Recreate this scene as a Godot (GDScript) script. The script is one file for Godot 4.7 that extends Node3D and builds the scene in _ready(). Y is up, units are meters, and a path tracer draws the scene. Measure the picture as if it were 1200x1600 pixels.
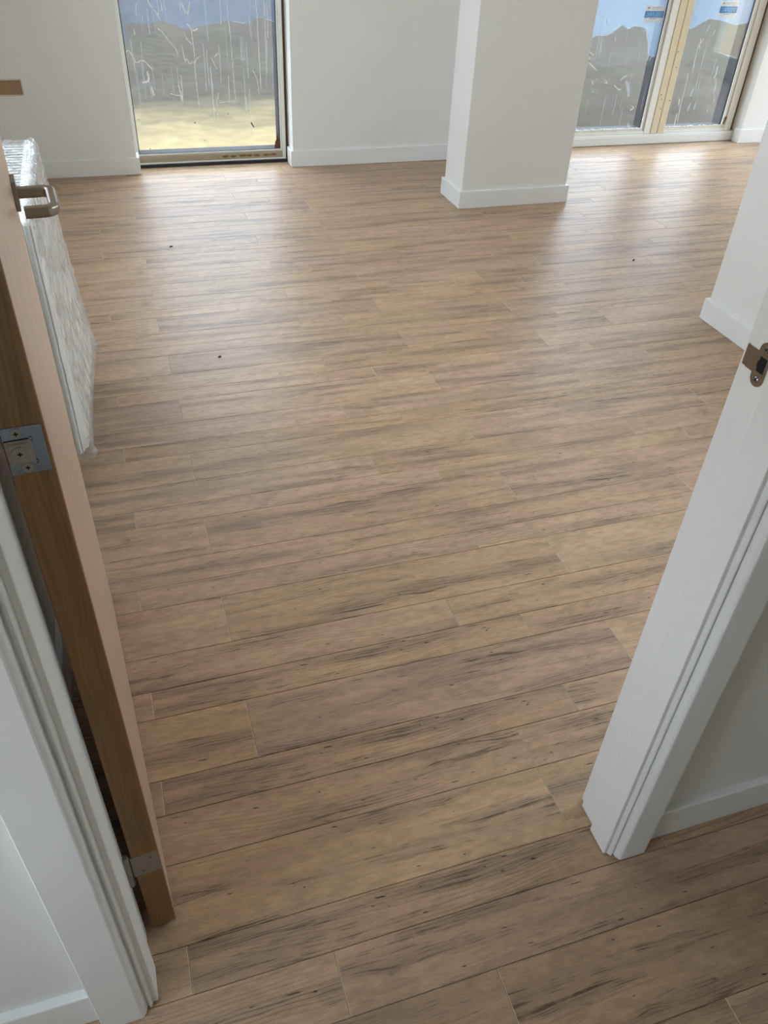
extends Node3D

const PLANK_LEN := 0.99
const EYE := Vector3(0, 1.59, 0)
var rng := RandomNumberGenerator.new()
var M := {}
var cam: Camera3D


# ---------------------------------------------------------------- helpers
func numbered(called: String, parent: Node) -> String:
	if not parent.has_node(NodePath(called)):
		return called
	var k := 1
	while parent.has_node(NodePath("%s_%03d" % [called, k])):
		k += 1
	return "%s_%03d" % [called, k]


func tag(o: Node, label: String, category: String, kind := "", group := "") -> Node:
	if label: o.set_meta("label", label)
	if category: o.set_meta("category", category)
	if kind: o.set_meta("kind", kind)
	if group: o.set_meta("group", group)
	return o


func base(called: String, at := Vector3.ZERO) -> Node3D:
	var o := Node3D.new()
	o.name = numbered(called, self)
	add_child(o, true)
	o.position = at
	return o


func put(called: String, mesh: Mesh, mat: Material, parent: Node = null) -> MeshInstance3D:
	var to: Node = parent if parent else self
	var o := MeshInstance3D.new()
	o.name = numbered(called, to)
	o.mesh = mesh
	o.material_override = mat
	o.cast_shadow = GeometryInstance3D.SHADOW_CASTING_SETTING_ON
	to.add_child(o, true)
	return o


func mb() -> SurfaceTool:
	var st := SurfaceTool.new()
	st.begin(Mesh.PRIMITIVE_TRIANGLES)
	return st


func obj(called: String, st: SurfaceTool, mat: Material, parent: Node = null) -> MeshInstance3D:
	return put(called, st.commit(), mat, parent)


# one flat triangle whose front is seen anticlockwise as a, b, c
func tri(st: SurfaceTool, a: Vector3, b: Vector3, c: Vector3) -> void:
	var n := (b - a).cross(c - a).normalized()
	for p in [a, c, b]:
		st.set_normal(n)
		st.add_vertex(p)


func quad(st: SurfaceTool, a: Vector3, b: Vector3, c: Vector3, d: Vector3) -> void:
	tri(st, a, b, c)
	tri(st, a, c, d)


# a box with chamfered edges
func bx(st: SurfaceTool, lo: Vector3, hi: Vector3, b := 0.002, xf := Transform3D.IDENTITY) -> void:
	var c := (lo + hi) / 2
	var h := (hi - lo) / 2
	b = minf(b, minf(h.x, minf(h.y, h.z)) * 0.8)
	for ax in 3:
		var u := (ax + 1) % 3
		var v := (ax + 2) % 3
		for s in [-1.0, 1.0]:
			var ps: Array[Vector3] = []
			for k in [[-1, -1], [1, -1], [1, 1], [-1, 1]]:
				var p := Vector3.ZERO
				p[ax] = s * h[ax]
				p[u] = k[0] * (h[u] - b)
				p[v] = k[1] * (h[v] - b)
				ps.append(xf * (c + p))
			if s > 0: quad(st, ps[0], ps[1], ps[2], ps[3])
			else: quad(st, ps[3], ps[2], ps[1], ps[0])
		for s in [-1.0, 1.0]:
			for t in [-1.0, 1.0]:
				var p0 := Vector3.ZERO
				var p1 := Vector3.ZERO
				p0[u] = s * h[u]
				p0[v] = t * (h[v] - b)
				p1[u] = s * (h[u] - b)
				p1[v] = t * h[v]
				var e := Vector3.ZERO
				e[ax] = h[ax] - b
				if s * t > 0: quad(st, xf * (c + p0 - e), xf * (c + p0 + e), xf * (c + p1 + e), xf * (c + p1 - e))
				else: quad(st, xf * (c + p1 - e), xf * (c + p1 + e), xf * (c + p0 + e), xf * (c + p0 - e))
	for sx in [-1.0, 1.0]:
		for sy in [-1.0, 1.0]:
			for sz in [-1.0, 1.0]:
				var a := xf * (c + Vector3(sx * h.x, sy * (h.y - b), sz * (h.z - b)))
				var d := xf * (c + Vector3(sx * (h.x - b), sy * h.y, sz * (h.z - b)))
				var e := xf * (c + Vector3(sx * (h.x - b), sy * (h.y - b), sz * h.z))
				if sx * sy * sz > 0: tri(st, a, d, e)
				else: tri(st, a, e, d)


# a closed outline (x, z), seen from above, drawn up from y0 to y1
func prism(st: SurfaceTool, outline: PackedVector2Array, y0: float, y1: float, xf := Transform3D.IDENTITY) -> void:
	var area := 0.0
	for i in outline.size():
		var q := outline[(i + 1) % outline.size()]
		area += outline[i].x * q.y - q.x * outline[i].y
	var pts := outline.duplicate()
	if area < 0: pts.reverse()
	for i in pts.size():
		var p := pts[i]
		var q := pts[(i + 1) % pts.size()]
		quad(st, xf * Vector3(q.x, y0, q.y), xf * Vector3(p.x, y0, p.y), xf * Vector3(p.x, y1, p.y), xf * Vector3(q.x, y1, q.y))
	var idx := Geometry2D.triangulate_polygon(pts)
	for i in range(0, idx.size(), 3):
		var a := pts[idx[i]]
		var b := pts[idx[i + 1]]
		var c := pts[idx[i + 2]]
		if (b - a).cross(c - a) < 0:
			var t := b
			b = c
			c = t
		tri(st, xf * Vector3(a.x, y1, a.y), xf * Vector3(c.x, y1, c.y), xf * Vector3(b.x, y1, b.y))
		tri(st, xf * Vector3(a.x, y0, a.y), xf * Vector3(b.x, y0, b.y), xf * Vector3(c.x, y0, c.y))


# a moulding: profile of (out, up) points carried along a path of (x, z) points with mitred corners; out is to the right of the way
func run_profile(st: SurfaceTool, path: Array, prof: Array, closed := false) -> void:
	var n := path.size()
	var rings := []
	for i in n:
		var p: Vector2 = path[i]
		var before: Vector2 = (p - path[(i - 1 + n) % n]).normalized()
		var after: Vector2 = (path[(i + 1) % n] - p).normalized()
		if not closed and i == 0: before = after
		if not closed and i == n - 1: after = before
		var na := Vector2(-before.y, before.x)
		var nb := Vector2(-after.y, after.x)
		var m := (na + nb).normalized()
		m /= maxf(0.2, m.dot(na))
		var ring := []
		for k in prof:
			ring.append(Vector3(p.x + m.x * k[0], k[1], p.y + m.y * k[0]))
		rings.append(ring)
	for i in (n if closed else n - 1):
		var a: Array = rings[i]
		var b: Array = rings[(i + 1) % n]
		for k in a.size():
			var j: int = (k + 1) % a.size()
			quad(st, a[k], b[k], b[j], a[j])
	if not closed:
		for k in range(1, prof.size() - 1):
			tri(st, rings[0][0], rings[0][k], rings[0][k + 1])
			tri(st, rings[n - 1][0], rings[n - 1][k + 1], rings[n - 1][k])


# a solid of revolution about the y axis of xf: profile of (radius, y)
func lathe(st: SurfaceTool, prof: Array, n: int, xf: Transform3D) -> void:
	for i in n:
		var a0 := TAU * i / n
		var a1 := TAU * (i + 1) / n
		for k in prof.size() - 1:
			var p: Array = prof[k]
			var q: Array = prof[k + 1]
			var v := [Vector3(p[0] * cos(a0), p[1], p[0] * sin(a0)), Vector3(p[0] * cos(a1), p[1], p[0] * sin(a1)), Vector3(q[0] * cos(a1), q[1], q[0] * sin(a1)), Vector3(q[0] * cos(a0), q[1], q[0] * sin(a0))]
			if p[0] > 1e-6: tri(st, xf * v[0], xf * v[2], xf * v[1])
			if q[0] > 1e-6: tri(st, xf * v[0], xf * v[3], xf * v[2])


# a grid of points, rows of equal length, as a smooth sheet
func sheet(rows: Array, mat: Material, called: String, parent: Node) -> MeshInstance3D:
	var st := mb()
	for i in rows.size() - 1:
		for j in rows[i].size() - 1:
			for p in [rows[i][j], rows[i + 1][j + 1], rows[i + 1][j], rows[i][j], rows[i][j + 1], rows[i + 1][j + 1]]:
				st.add_vertex(p)
	st.index()
	st.generate_normals()
	return obj(called, st, mat, parent)


# raised strokes on an upright pane facing +z: "width in mm:x,y x,y ...;..."
func strokes(st: SurfaceTool, text: String, z: float, thick := 0.0012) -> void:
	for line in text.split(";"):
		var w := line.get_slice(":", 0).to_float() / 2700.0
		var pts: Array[Vector2] = []
		for p in line.get_slice(":", 1).split(" "):
			pts.append(Vector2(p.get_slice(",", 0).to_float(), p.get_slice(",", 1).to_float()))
		var fine: Array[Vector2] = []
		for i in pts.size() - 1:
			for k in 4:
				fine.append(pts[i].cubic_interpolate(pts[i + 1], pts[maxi(i - 1, 0)], pts[mini(i + 2, pts.size() - 1)], k / 4.0))
		fine.append(pts[-1])
		var n := fine.size()
		var l: Array[Vector2] = []
		var r: Array[Vector2] = []
		for i in n:
			var d := (fine[mini(i + 1, n - 1)] - fine[maxi(i - 1, 0)]).normalized()
			var k := w * (0.75 + 0.4 * rng.randf()) * (0.45 if i == 0 or i == n - 1 else 1.0)
			l.append(fine[i] + Vector2(-d.y, d.x) * k)
			r.append(fine[i] - Vector2(-d.y, d.x) * k)
		for i in n - 1:
			var c0 := Vector3(fine[i].x, fine[i].y, z + thick)
			var c1 := Vector3(fine[i + 1].x, fine[i + 1].y, z + thick)
			var l0 := Vector3(l[i].x, l[i].y, z)
			var l1 := Vector3(l[i + 1].x, l[i + 1].y, z)
			var r0 := Vector3(r[i].x, r[i].y, z)
			var r1 := Vector3(r[i + 1].x, r[i + 1].y, z)
			quad(st, r0, r1, c1, c0)
			quad(st, c0, c1, l1, l0)


# a thin sheet on an upright plane z, of a given outline (x, y)
func patch(st: SurfaceTool, outline: PackedVector2Array, z: float, thick: float) -> void:
	var flat := PackedVector2Array()
	for p in outline:
		flat.append(Vector2(p.x, -p.y))
	prism(st, flat, 0, thick, Transform3D(Basis(Vector3.RIGHT, Vector3.BACK, Vector3.DOWN), Vector3(0, 0, z)))


func outline_of(text: String) -> PackedVector2Array:
	var out := PackedVector2Array()
	for p in text.split(" "):
		out.append(Vector2(p.get_slice(",", 0).to_float(), p.get_slice(",", 1).to_float()))
	return out


func rough_disc(r: float, n := 10, squash := 1.0) -> PackedVector2Array:
	var out := PackedVector2Array()
	for i in n:
		out.append(Vector2(cos(TAU * i / n), sin(TAU * i / n) * squash) * r * rng.randf_range(0.75, 1.15))
	return out


func mat(called: String, c: Color, rough := 0.6, metal := 0.0) -> StandardMaterial3D:
	var m := StandardMaterial3D.new()
	m.resource_name = called
	m.albedo_color = c
	m.roughness = rough
	m.metallic = metal
	M[called] = m
	return m


func fnl(seed_: int, octaves := 1) -> FastNoiseLite:
	var n := FastNoiseLite.new()
	n.seed = seed_
	n.frequency = 1.0
	n.noise_type = FastNoiseLite.TYPE_SIMPLEX_SMOOTH
	n.fractal_type = FastNoiseLite.FRACTAL_FBM if octaves > 1 else FastNoiseLite.FRACTAL_NONE
	n.fractal_octaves = octaves
	return n


func noise_tex(freq: float, size := 512, octaves := 3, seed_ := 5) -> NoiseTexture2D:
	var n := FastNoiseLite.new()
	n.seed = seed_
	n.frequency = freq
	n.fractal_octaves = octaves
	var t := NoiseTexture2D.new()
	t.width = size
	t.height = size
	t.seamless = true
	t.noise = n
	return t


# ---------------------------------------------------------------- the wood prints
var strips := {"w": [], "m": [], "n": []}   # [sheet, place on the sheet]
var sheets: Array[ImageTexture] = []


func paint_planks(sheet_no: int) -> void:
	var width := {"w": 0.166, "m": 0.115, "n": 0.084}
	var tall := {"w": 344, "m": 240, "n": 176}
	var tw := 2048
	var th := 2 * 344 + 3 * 240 + 3 * 176 + 8
	var data := PackedByteArray()
	data.resize(tw * th * 3)
	var s0 := sheet_no * 100
	var n_warp := fnl(s0 + 11)
	var n_band := fnl(s0 + 12, 2)
	var n_fib := fnl(s0 + 13, 2)
	var n_mott := fnl(s0 + 14, 3)
	var n_crack := fnl(s0 + 15)
	var n_tone := fnl(s0 + 17)
	var gamma := PackedByteArray()
	gamma.resize(1025)
	for i in 1025: gamma[i] = int(255.0 * pow(i / 1024.0, 0.4545))
	var grit := PackedFloat32Array()
	grit.resize(4096)
	for i in 4096: grit[i] = rng.randf_range(-0.055, 0.055)
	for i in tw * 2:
		# pale tan rows used on the bevels at the plank ends
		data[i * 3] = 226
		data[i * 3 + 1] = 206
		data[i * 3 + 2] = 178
	var y0 := 2
	var id := 0
	for kind in ["w", "w", "m", "m", "m", "n", "n", "n"]:
		var py: int = tall[kind]
		var wide: float = width[kind]
		strips[kind].append([sheet_no, Rect2(2.0 / tw, float(y0 + 2) / th, 2044.0 / tw, float(py - 5) / th)])
		var off := id * 37.3
		var share := rng.randf_range(-0.26, 0.06)
		var warm := rng.randf()
		var ringed := rng.randf() < 0.45
		var ring_k := rng.randf_range(105, 165)
		var ring_at := rng.randf_range(0.1, 0.9)
		var ring_v := rng.randf_range(-0.1, 1.1) * wide
		var knots := []
		for k in rng.randi_range(0, 2):
			knots.append([rng.randf_range(0.03, 0.96), rng.randf_range(0.15, 0.85) * wide, rng.randf_range(0.004, 0.012), rng.randf_range(0.2, 0.5)])
		var light := Vector3(0.530, 0.366, 0.246).lerp(Vector3(0.555, 0.378, 0.234), warm)
		var grey := Vector3(0.300, 0.205, 0.150)
		var brown := Vector3(0.140, 0.092, 0.062)
		var g := rng.randi_range(0, 4095)
		for j in py:
			var v := wide * j / py
			var at := (y0 + j) * tw * 3
			for i in tw:
				var u := PLANK_LEN * i / tw
				var wp := n_warp.get_noise_2d(u * 1.6 + off, v * 8.0) * 0.0075 + n_warp.get_noise_2d(u * 9.0 + off, v * 40.0 + 30.0) * 0.0012
				for kn in knots:
					var du: float = (u - kn[0]) / (kn[2] * 4.5)
					var dv: float = (v - kn[1]) / (kn[2] * 2.2)
					var q := du * du + dv * dv
					if q < 6.0: wp += signf(dv) * kn[2] * 0.8 * exp(-q)
				var vv := v + wp
				var tone := n_tone.get_noise_2d(u * 3.2 + off, v * 11.0 + 90.0)
				var mott := n_mott.get_noise_2d(u * 16.0 + off, v * 48.0 + 50.0)
				var zone := clampf((n_band.get_noise_2d(u * 1.25 + off, vv * 15.0) + 0.30 * tone + 0.55 * mott + share) * 1.9, 0.0, 1.0)
				var fib := n_fib.get_noise_2d(u * 5.0 + off, vv * 250.0)
				var c := light.lerp(grey, zone * 0.66)
				if fib > 0.10: c = c.lerp(brown, minf(1.0, (fib - 0.10) * 2.6) * (0.10 + 0.62 * zone))
				c *= 1.0 + mott * 0.20 + tone * 0.11 + n_tone.get_noise_2d(u * 190.0 + off, v * 330.0) * 0.075 + n_fib.get_noise_2d(u * 40.0 + off, vv * 620.0 + 9.0) * 0.10
				if ringed:
					var rm := clampf(0.70 - absf(u - ring_at) * 2.4 + n_band.get_noise_2d(u * 2.0 + off, v * 14.0 + 70.0) * 1.3, 0.0, 1.0)
					if rm > 0.0:
						var s := maxf(0.0, sin((absf(v - ring_v + wp * 1.2) + (u - ring_at) * (u - ring_at) * 0.15) * ring_k * TAU))
						c *= 1.0 - 0.30 * rm * s * s
				var cr := n_crack.get_noise_2d(u * 2.4 + off, vv * 105.0)
				if cr > 0.64: c = c.lerp(brown, minf(0.9, (cr - 0.64) * 9.0) * (0.25 + 0.75 * zone))
				for kn in knots:
					var du: float = (u - kn[0]) / (kn[2] * 1.7)
					var dv: float = (v - kn[1]) / kn[2]
					var q := du * du + dv * dv + mott * 1.2
					if q < 1.0: c = c.lerp(brown, kn[3] * (1.0 - maxf(q, 0.0)))
					elif q < 7.0: c *= 1.0 - 0.22 * kn[3] * (1.0 - q / 7.0)
				g = (g + 1) & 4095
				var k := 1024.0 + 1024.0 * grit[g]
				data[at] = gamma[mini(int(c.x * k), 1024)]
				data[at + 1] = gamma[mini(int(c.y * k), 1024)]
				data[at + 2] = gamma[mini(int(c.z * k), 1024)]
				at += 3
			g = (g + 977) & 4095
		# dark flecks and small checks, a few millimetres each
		for k in rng.randi_range(6, 14):
			var fx := rng.randi_range(60, tw - 60)
			var fy := rng.randi_range(14, py - 14)
			var long := rng.randf_range(3.0, 16.0) * (2.2 if rng.randf() < 0.25 else 1.0)
			var fat := rng.randf_range(1.5, 4.0)
			var deep := rng.randf_range(0.35, 0.75)
			for dy in range(-7, 8):
				for dx in range(-36, 37):
					var q := pow(dx / long, 2) + pow((dy - dx * 0.06) / fat, 2) + n_mott.get_noise_2d(dx * 0.16 + fx, dy * 0.22 + fy) * 1.4
					if q < 1.0:
						var at := ((y0 + fy + dy) * tw + fx + dx) * 3
						var m := 1.0 - (1.0 - deep) * minf(1.0, (1.0 - q) * 1.6)
						for ch in 3: data[at + ch] = int(data[at + ch] * m)
		id += 1
		y0 += py
	sheets.append(ImageTexture.create_from_image(Image.create_from_data(tw, th, false, Image.FORMAT_RGB8, data)))


func paint_oak() -> ImageTexture:
	var w := 256
	var h := 768
	var data := PackedByteArray()
	data.resize(w * h * 3)
	var n1 := fnl(31, 2)
	var n2 := fnl(32, 3)
	var n3 := fnl(33)
	for j in h:
		for i in w:
			# one tile is 0.25 m wide and 0.75 m tall; it mirrors so that it repeats without a seam
			var x := absf(i / 128.0 - 1.0) * 0.125
			var y := absf(j / 384.0 - 1.0) * 0.375
			var x2 := x + n3.get_noise_2d(x * 9.0, y * 2.5) * 0.012
			var a := n1.get_noise_2d(x2 * 230.0, y * 7.0)
			var b := n2.get_noise_2d(x2 * 45.0, y * 2.2)
			var s := sin(x2 * 900.0)
			var c := Vector3(0.56, 0.385, 0.265) * (1.0 + a * 0.16 + b * 0.24 + s * 0.05)
			var at := (j * w + i) * 3
			data[at] = clampi(int(255.0 * pow(c.x, 0.4545)), 0, 255)
			data[at + 1] = clampi(int(255.0 * pow(c.y, 0.4545)), 0, 255)
			data[at + 2] = clampi(int(255.0 * pow(c.z, 0.4545)), 0, 255)
	return ImageTexture.create_from_image(Image.create_from_data(w, h, false, Image.FORMAT_RGB8, data))


func materials() -> void:
	var wall := mat("white_wall_paint", Color(0.905, 0.90, 0.88), 0.62)
	wall.heightmap_enabled = true
	wall.heightmap_texture = noise_tex(0.05)
	wall.heightmap_scale = 0.012
	wall.uv1_triplanar = true
	wall.uv1_world_triplanar = true
	wall.uv1_scale = Vector3.ONE * 2.5
	mat("ceiling_paint", Color(0.92, 0.92, 0.91), 0.9)
	mat("gloss_white", Color(0.915, 0.915, 0.905), 0.36)
	mat("frame_white", Color(0.92, 0.92, 0.89), 0.45)
	mat("frame_dirty", Color(0.66, 0.62, 0.53), 0.8)
	mat("raw_gap", Color(0.47, 0.38, 0.28), 0.95)
	mat("raw_timber", Color(0.87, 0.82, 0.70), 0.75)
	mat("gasket", Color(0.10, 0.12, 0.16), 0.55)
	mat("threshold_metal", Color(0.22, 0.25, 0.28), 0.4, 0.6)
	mat("caulk", Color(0.90, 0.88, 0.83), 0.7)
	mat("paint_drip", Color(0.93, 0.93, 0.91), 0.6)
	M.paint_drip.backlight_enabled = true
	M.paint_drip.backlight = Color(0.22, 0.22, 0.215)
	var haze := mat("dried_smear", Color(0.62, 0.68, 0.74, 0.30), 0.7)
	haze.transparency = BaseMaterial3D.TRANSPARENCY_ALPHA
	haze.backlight_enabled = true
	haze.backlight = Color(0.7, 0.7, 0.7)
	var film := mat("protective_film", Color(0.42, 0.55, 0.70, 0.28), 0.6)
	film.transparency = BaseMaterial3D.TRANSPARENCY_ALPHA
	film.backlight_enabled = true
	film.backlight = Color(0.72, 0.82, 0.92)
	var thin := mat("dusty_film", Color(0.34, 0.46, 0.62, 0.12), 0.6)
	thin.transparency = BaseMaterial3D.TRANSPARENCY_ALPHA
	thin.backlight_enabled = true
	thin.backlight = Color(0.50, 0.62, 0.82)
	mat("outer_cladding", Color(0.16, 0.17, 0.19), 0.8)
	mat("rust_brown", Color(0.42, 0.26, 0.17), 0.9)
	mat("dirt", Color(0.20, 0.16, 0.12), 0.95)
	mat("stained_timber", Color(0.52, 0.40, 0.29), 0.9)
	mat("sticker_white", Color(0.9, 0.92, 0.93), 0.5)
	mat("sticker_blue", Color(0.03, 0.47, 0.78), 0.5)
	mat("sticker_letter", Color(0.45, 0.78, 0.97), 0.5)
	mat("sticker_ink", Color(0.30, 0.33, 0.38), 0.5)
	for k in [["sticker_white", Color(0.40, 0.42, 0.44)], ["sticker_blue", Color(0.02, 0.20, 0.42)], ["sticker_letter", Color(0.2, 0.42, 0.55)]]:
		M[k[0]].backlight_enabled = true
		M[k[0]].backlight = k[1]
	var glass := mat("pane_glass", Color(0.55, 0.56, 0.54, 0.012), 0.02)
	glass.transparency = BaseMaterial3D.TRANSPARENCY_ALPHA
	mat("brushed_steel", Color(0.60, 0.565, 0.52), 0.28, 1.0)
	mat("bright_zinc", Color(0.50, 0.54, 0.59), 0.14, 1.0)
	mat("worn_zinc", Color(0.60, 0.58, 0.54), 0.45, 0.55)
	mat("dark_recess", Color(0.03, 0.03, 0.03), 0.9)
	mat("enamel", Color(0.88, 0.88, 0.86), 0.35)
	mat("shaded_enamel", Color(0.74, 0.74, 0.70), 0.4)  # enamel darkened to stand for shade on the radiator ends
	mat("pipe_white", Color(0.85, 0.85, 0.84), 0.4)
	var wrap := mat("clear_wrap", Color(0.86, 0.865, 0.86, 0.13), 0.13)
	wrap.transparency = BaseMaterial3D.TRANSPARENCY_ALPHA
	var foam := mat("foam_sheet", Color(0.92, 0.915, 0.89, 0.78), 0.5)
	foam.transparency = BaseMaterial3D.TRANSPARENCY_ALPHA
	mat("brown_tape", Color(0.62, 0.50, 0.36), 0.32)
	mat("plaster_edge", Color(0.82, 0.80, 0.76), 0.8)
	mat("terrace_render", Color(0.42, 0.40, 0.37), 0.95)
	mat("subfloor", Color(0.25, 0.21, 0.17), 0.95)

	for k in 3:
		paint_planks(k)
		var floor_m := mat("vinyl_plank_%d" % k, Color.WHITE, 0.37)
		floor_m.metallic_specular = 0.39
		floor_m.albedo_texture = sheets[k]
		floor_m.vertex_color_use_as_albedo = true
		floor_m.heightmap_enabled = true
		floor_m.heightmap_texture = sheets[k]
		floor_m.heightmap_scale = 0.06
		floor_m.texture_repeat = false
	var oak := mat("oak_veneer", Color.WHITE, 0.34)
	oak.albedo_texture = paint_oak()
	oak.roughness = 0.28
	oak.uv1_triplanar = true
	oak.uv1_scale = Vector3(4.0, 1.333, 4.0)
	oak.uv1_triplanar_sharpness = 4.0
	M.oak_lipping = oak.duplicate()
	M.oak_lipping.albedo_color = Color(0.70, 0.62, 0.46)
	var ground := mat("earth", Color.WHITE, 0.95)
	ground.vertex_color_use_as_albedo = true
	ground.metallic_specular = 0.08
	ground.albedo_texture = noise_tex(0.02, 512, 4, 8)
	ground.albedo_texture.color_ramp = Gradient.new()
	ground.albedo_texture.color_ramp.set_color(0, Color(0.86, 0.86, 0.86))
	ground.albedo_texture.color_ramp.set_color(1, Color(1, 1, 1))
	ground.uv1_triplanar = true
	ground.uv1_world_triplanar = true
	ground.uv1_scale = Vector3.ONE * 0.5


# ---------------------------------------------------------------- the floor
# whether the photograph's frame shows a floor point through the doorway and past the right-hand wall
func shown(p: Vector3) -> bool:
	var q := cam.global_transform.affine_inverse() * p
	if q.z > -0.1: return false
	var k := 800.0 / tan(deg_to_rad(cam.fov / 2))
	var x := 600.0 - k * q.x / q.z
	var y := 800.0 + k * q.y / q.z
	if x < 0 or x > 1200 or y < 0 or y > 1600: return false
	if p.z < -0.66:
		var xd := p.x * (-0.66 / p.z)
		if xd < -0.15 or xd > 0.78: return false
	if p.x > 2.55 and p.z * (2.55 / p.x) > -2.84: return false
	if p.x > 2.0 and p.z < -4.5:
		var xc := p.x * (-4.48 / p.z)
		if xc > 1.98 and xc < 2.69: return false
	return p.z > -5.6


func plank_mesh(st: SurfaceTool, x0: float, x1: float, z0: float, z1: float, from: float, r: Rect2, turned: bool, tint: Color) -> void:
	# z0 is the far edge
	var g := 0.0004
	var b := 0.0011
	var uv := func(x: float, z: float) -> Vector2:
		var u := clampf((x - from) / PLANK_LEN, 0, 1)
		var v := clampf((z - z0) / (z1 - z0), 0, 1)
		if turned:
			u = 1 - u
			v = 1 - v
		return r.position + Vector2(u, v) * r.size
	var xs := [x0 + g, x0 + g + b, x1 - g - b, x1 - g]
	var zs := [z0 + g, z0 + g + b, z1 - g - b, z1 - g]
	var face := func(ps: Array, cut := false) -> void:
		var n: Vector3 = (ps[1] - ps[0]).cross(ps[2] - ps[0]).normalized()
		for k in [0, 2, 1, 0, 3, 2]:
			st.set_normal(n)
			st.set_color(tint)
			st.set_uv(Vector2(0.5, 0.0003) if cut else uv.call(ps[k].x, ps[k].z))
			st.add_vertex(ps[k])
	var lo := -0.0013
	face.call([Vector3(xs[1], 0, zs[2]), Vector3(xs[2], 0, zs[2]), Vector3(xs[2], 0, zs[1]), Vector3(xs[1], 0, zs[1])])
	face.call([Vector3(xs[0], lo, zs[3]), Vector3(xs[3], lo, zs[3]), Vector3(xs[2], 0, zs[2]), Vector3(xs[1], 0, zs[2])])
	face.call([Vector3(xs[3], lo, zs[0]), Vector3(xs[0], lo, zs[0]), Vector3(xs[1], 0, zs[1]), Vector3(xs[2], 0, zs[1])])
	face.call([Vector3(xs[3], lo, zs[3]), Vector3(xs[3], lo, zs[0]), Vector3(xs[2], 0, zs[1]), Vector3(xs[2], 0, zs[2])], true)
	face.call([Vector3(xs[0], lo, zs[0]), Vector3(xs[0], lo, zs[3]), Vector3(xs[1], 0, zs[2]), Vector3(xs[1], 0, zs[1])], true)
	var d := -0.004
	face.call([Vector3(xs[0], d, zs[3]), Vector3(xs[3], d, zs[3]), Vector3(xs[3], lo, zs[3]), Vector3(xs[0], lo, zs[3])])
	face.call([Vector3(xs[3], d, zs[0]), Vector3(xs[0], d, zs[0]), Vector3(xs[0], lo, zs[0]), Vector3(xs[3], lo, zs[0])])
	face.call([Vector3(xs[3], d, zs[3]), Vector3(xs[3], d, zs[0]), Vector3(xs[3], lo, zs[0]), Vector3(xs[3], lo, zs[3])])
	face.call([Vector3(xs[0], d, zs[0]), Vector3(xs[0], d, zs[3]), Vector3(xs[0], lo, zs[3]), Vector3(xs[0], lo, zs[0])])


func build_floor() -> void:
	var fl := base("floor")
	tag(fl, "wood effect vinyl plank floor running through the doorway into the empty room", "floor", "structure")
	var slab := mb()
	bx(slab, Vector3(-1.48, -0.12, -5.70), Vector3(2.75, -0.0035, 1.0), 0.001)
	bx(slab, Vector3(2.75, -0.12, -5.70), Vector3(6.3, -0.0035, -2.64), 0.001)
	obj("subfloor", slab, M.subfloor, fl)
	# seams across the room, near to far, as they run in the photograph: three widths that take turns
	var rows := [[-0.338, -0.506, "w"], [-0.506, -0.623, "m"], [-0.623, -0.711, "n"], [-0.711, -0.875, "w"], [-0.875, -0.988, "m"], [-0.988, -1.075, "n"], [-1.075, -1.243, "w"], [-1.243, -1.327, "n"], [-1.327, -1.437, "m"], [-1.437, -1.608, "w"], [-1.608, -1.690, "n"], [-1.690, -1.790, "m"], [-1.790, -1.962, "w"], [-1.962, -2.042, "n"], [-2.042, -2.160, "m"]]
	var z := -2.160
	while z > -5.60:
		for k in [["w", 0.158], ["n", 0.080], ["m", 0.118]]:
			rows.append([z, maxf(z - k[1], -5.68), k[0]])
			z -= k[1]
			if z < -5.62: break
	z = -0.338
	while z < 0.98:
		for k in [["n", 0.086], ["m", 0.114], ["w", 0.166]]:
			rows.append([minf(z + k[1], 1.0), z, k[0]])
			z += k[1]
			if z > 0.98: break
	var starts := {"w": 0.112, "n": -0.095, "m": 0.705}
	var hid := [mb(), mb(), mb()]
	var count := 0
	for row in rows:
		var kind: String = row[2]
		var s: float = starts[kind]
		if absf(row[0] + 0.711) < 0.001 or absf(row[0] + 0.875) < 0.001: s = 0.718
		elif absf(row[0] + 0.506) < 0.001: s = 0.171
		elif row[0] > -0.4: s = rng.randf()
		else: s += rng.randf_range(-0.008, 0.008)
		var last := -1
		for k in range(-3, 8):
			var a := s + k * PLANK_LEN
			var x0 := maxf(a, -1.48)
			var x1 := minf(a + PLANK_LEN, 6.3 if row[0] < -2.6 else 2.74)
			if x1 - x0 < 0.02 or row[0] - row[1] < 0.01: continue
			var pick := rng.randi_range(0, strips[kind].size() - 1)
			if pick == last: pick = (pick + 1) % strips[kind].size()
			last = pick
			var t := rng.randf_range(0.84, 0.95)
			var tint := Color(t, t * rng.randf_range(0.985, 1.01), t * rng.randf_range(0.965, 1.02))
			var seen := false
			for i in 15:
				for j in 3:
					seen = seen or shown(Vector3(lerpf(x0, x1, i / 14.0), 0, lerpf(row[0], row[1], j / 2.0)))
			var turned := rng.randf() < 0.5
			if seen:
				count += 1
				var st := mb()
				plank_mesh(st, x0, x1, row[1], row[0], a, strips[kind][pick][1], turned, tint)
				obj("plank", st, M["vinyl_plank_%d" % strips[kind][pick][0]], fl)
			else:
				plank_mesh(hid[strips[kind][pick][0]], x0, x1, row[1], row[0], a, strips[kind][pick][1], turned, tint)
	for k in 3: obj("planks", hid[k], M["vinyl_plank_%d" % k], fl).set_meta("kind", "stuff")
	print("planks in view: ", count)


# ---------------------------------------------------------------- walls
const TOP := 2.5

func wall(called: String, label: String, boxes: Array) -> void:
	var st := mb()
	for b in boxes:
		bx(st, b[0], b[1], 0.0015)
	tag(obj(called, st, M.white_wall_paint), label, "wall", "structure")


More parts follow.
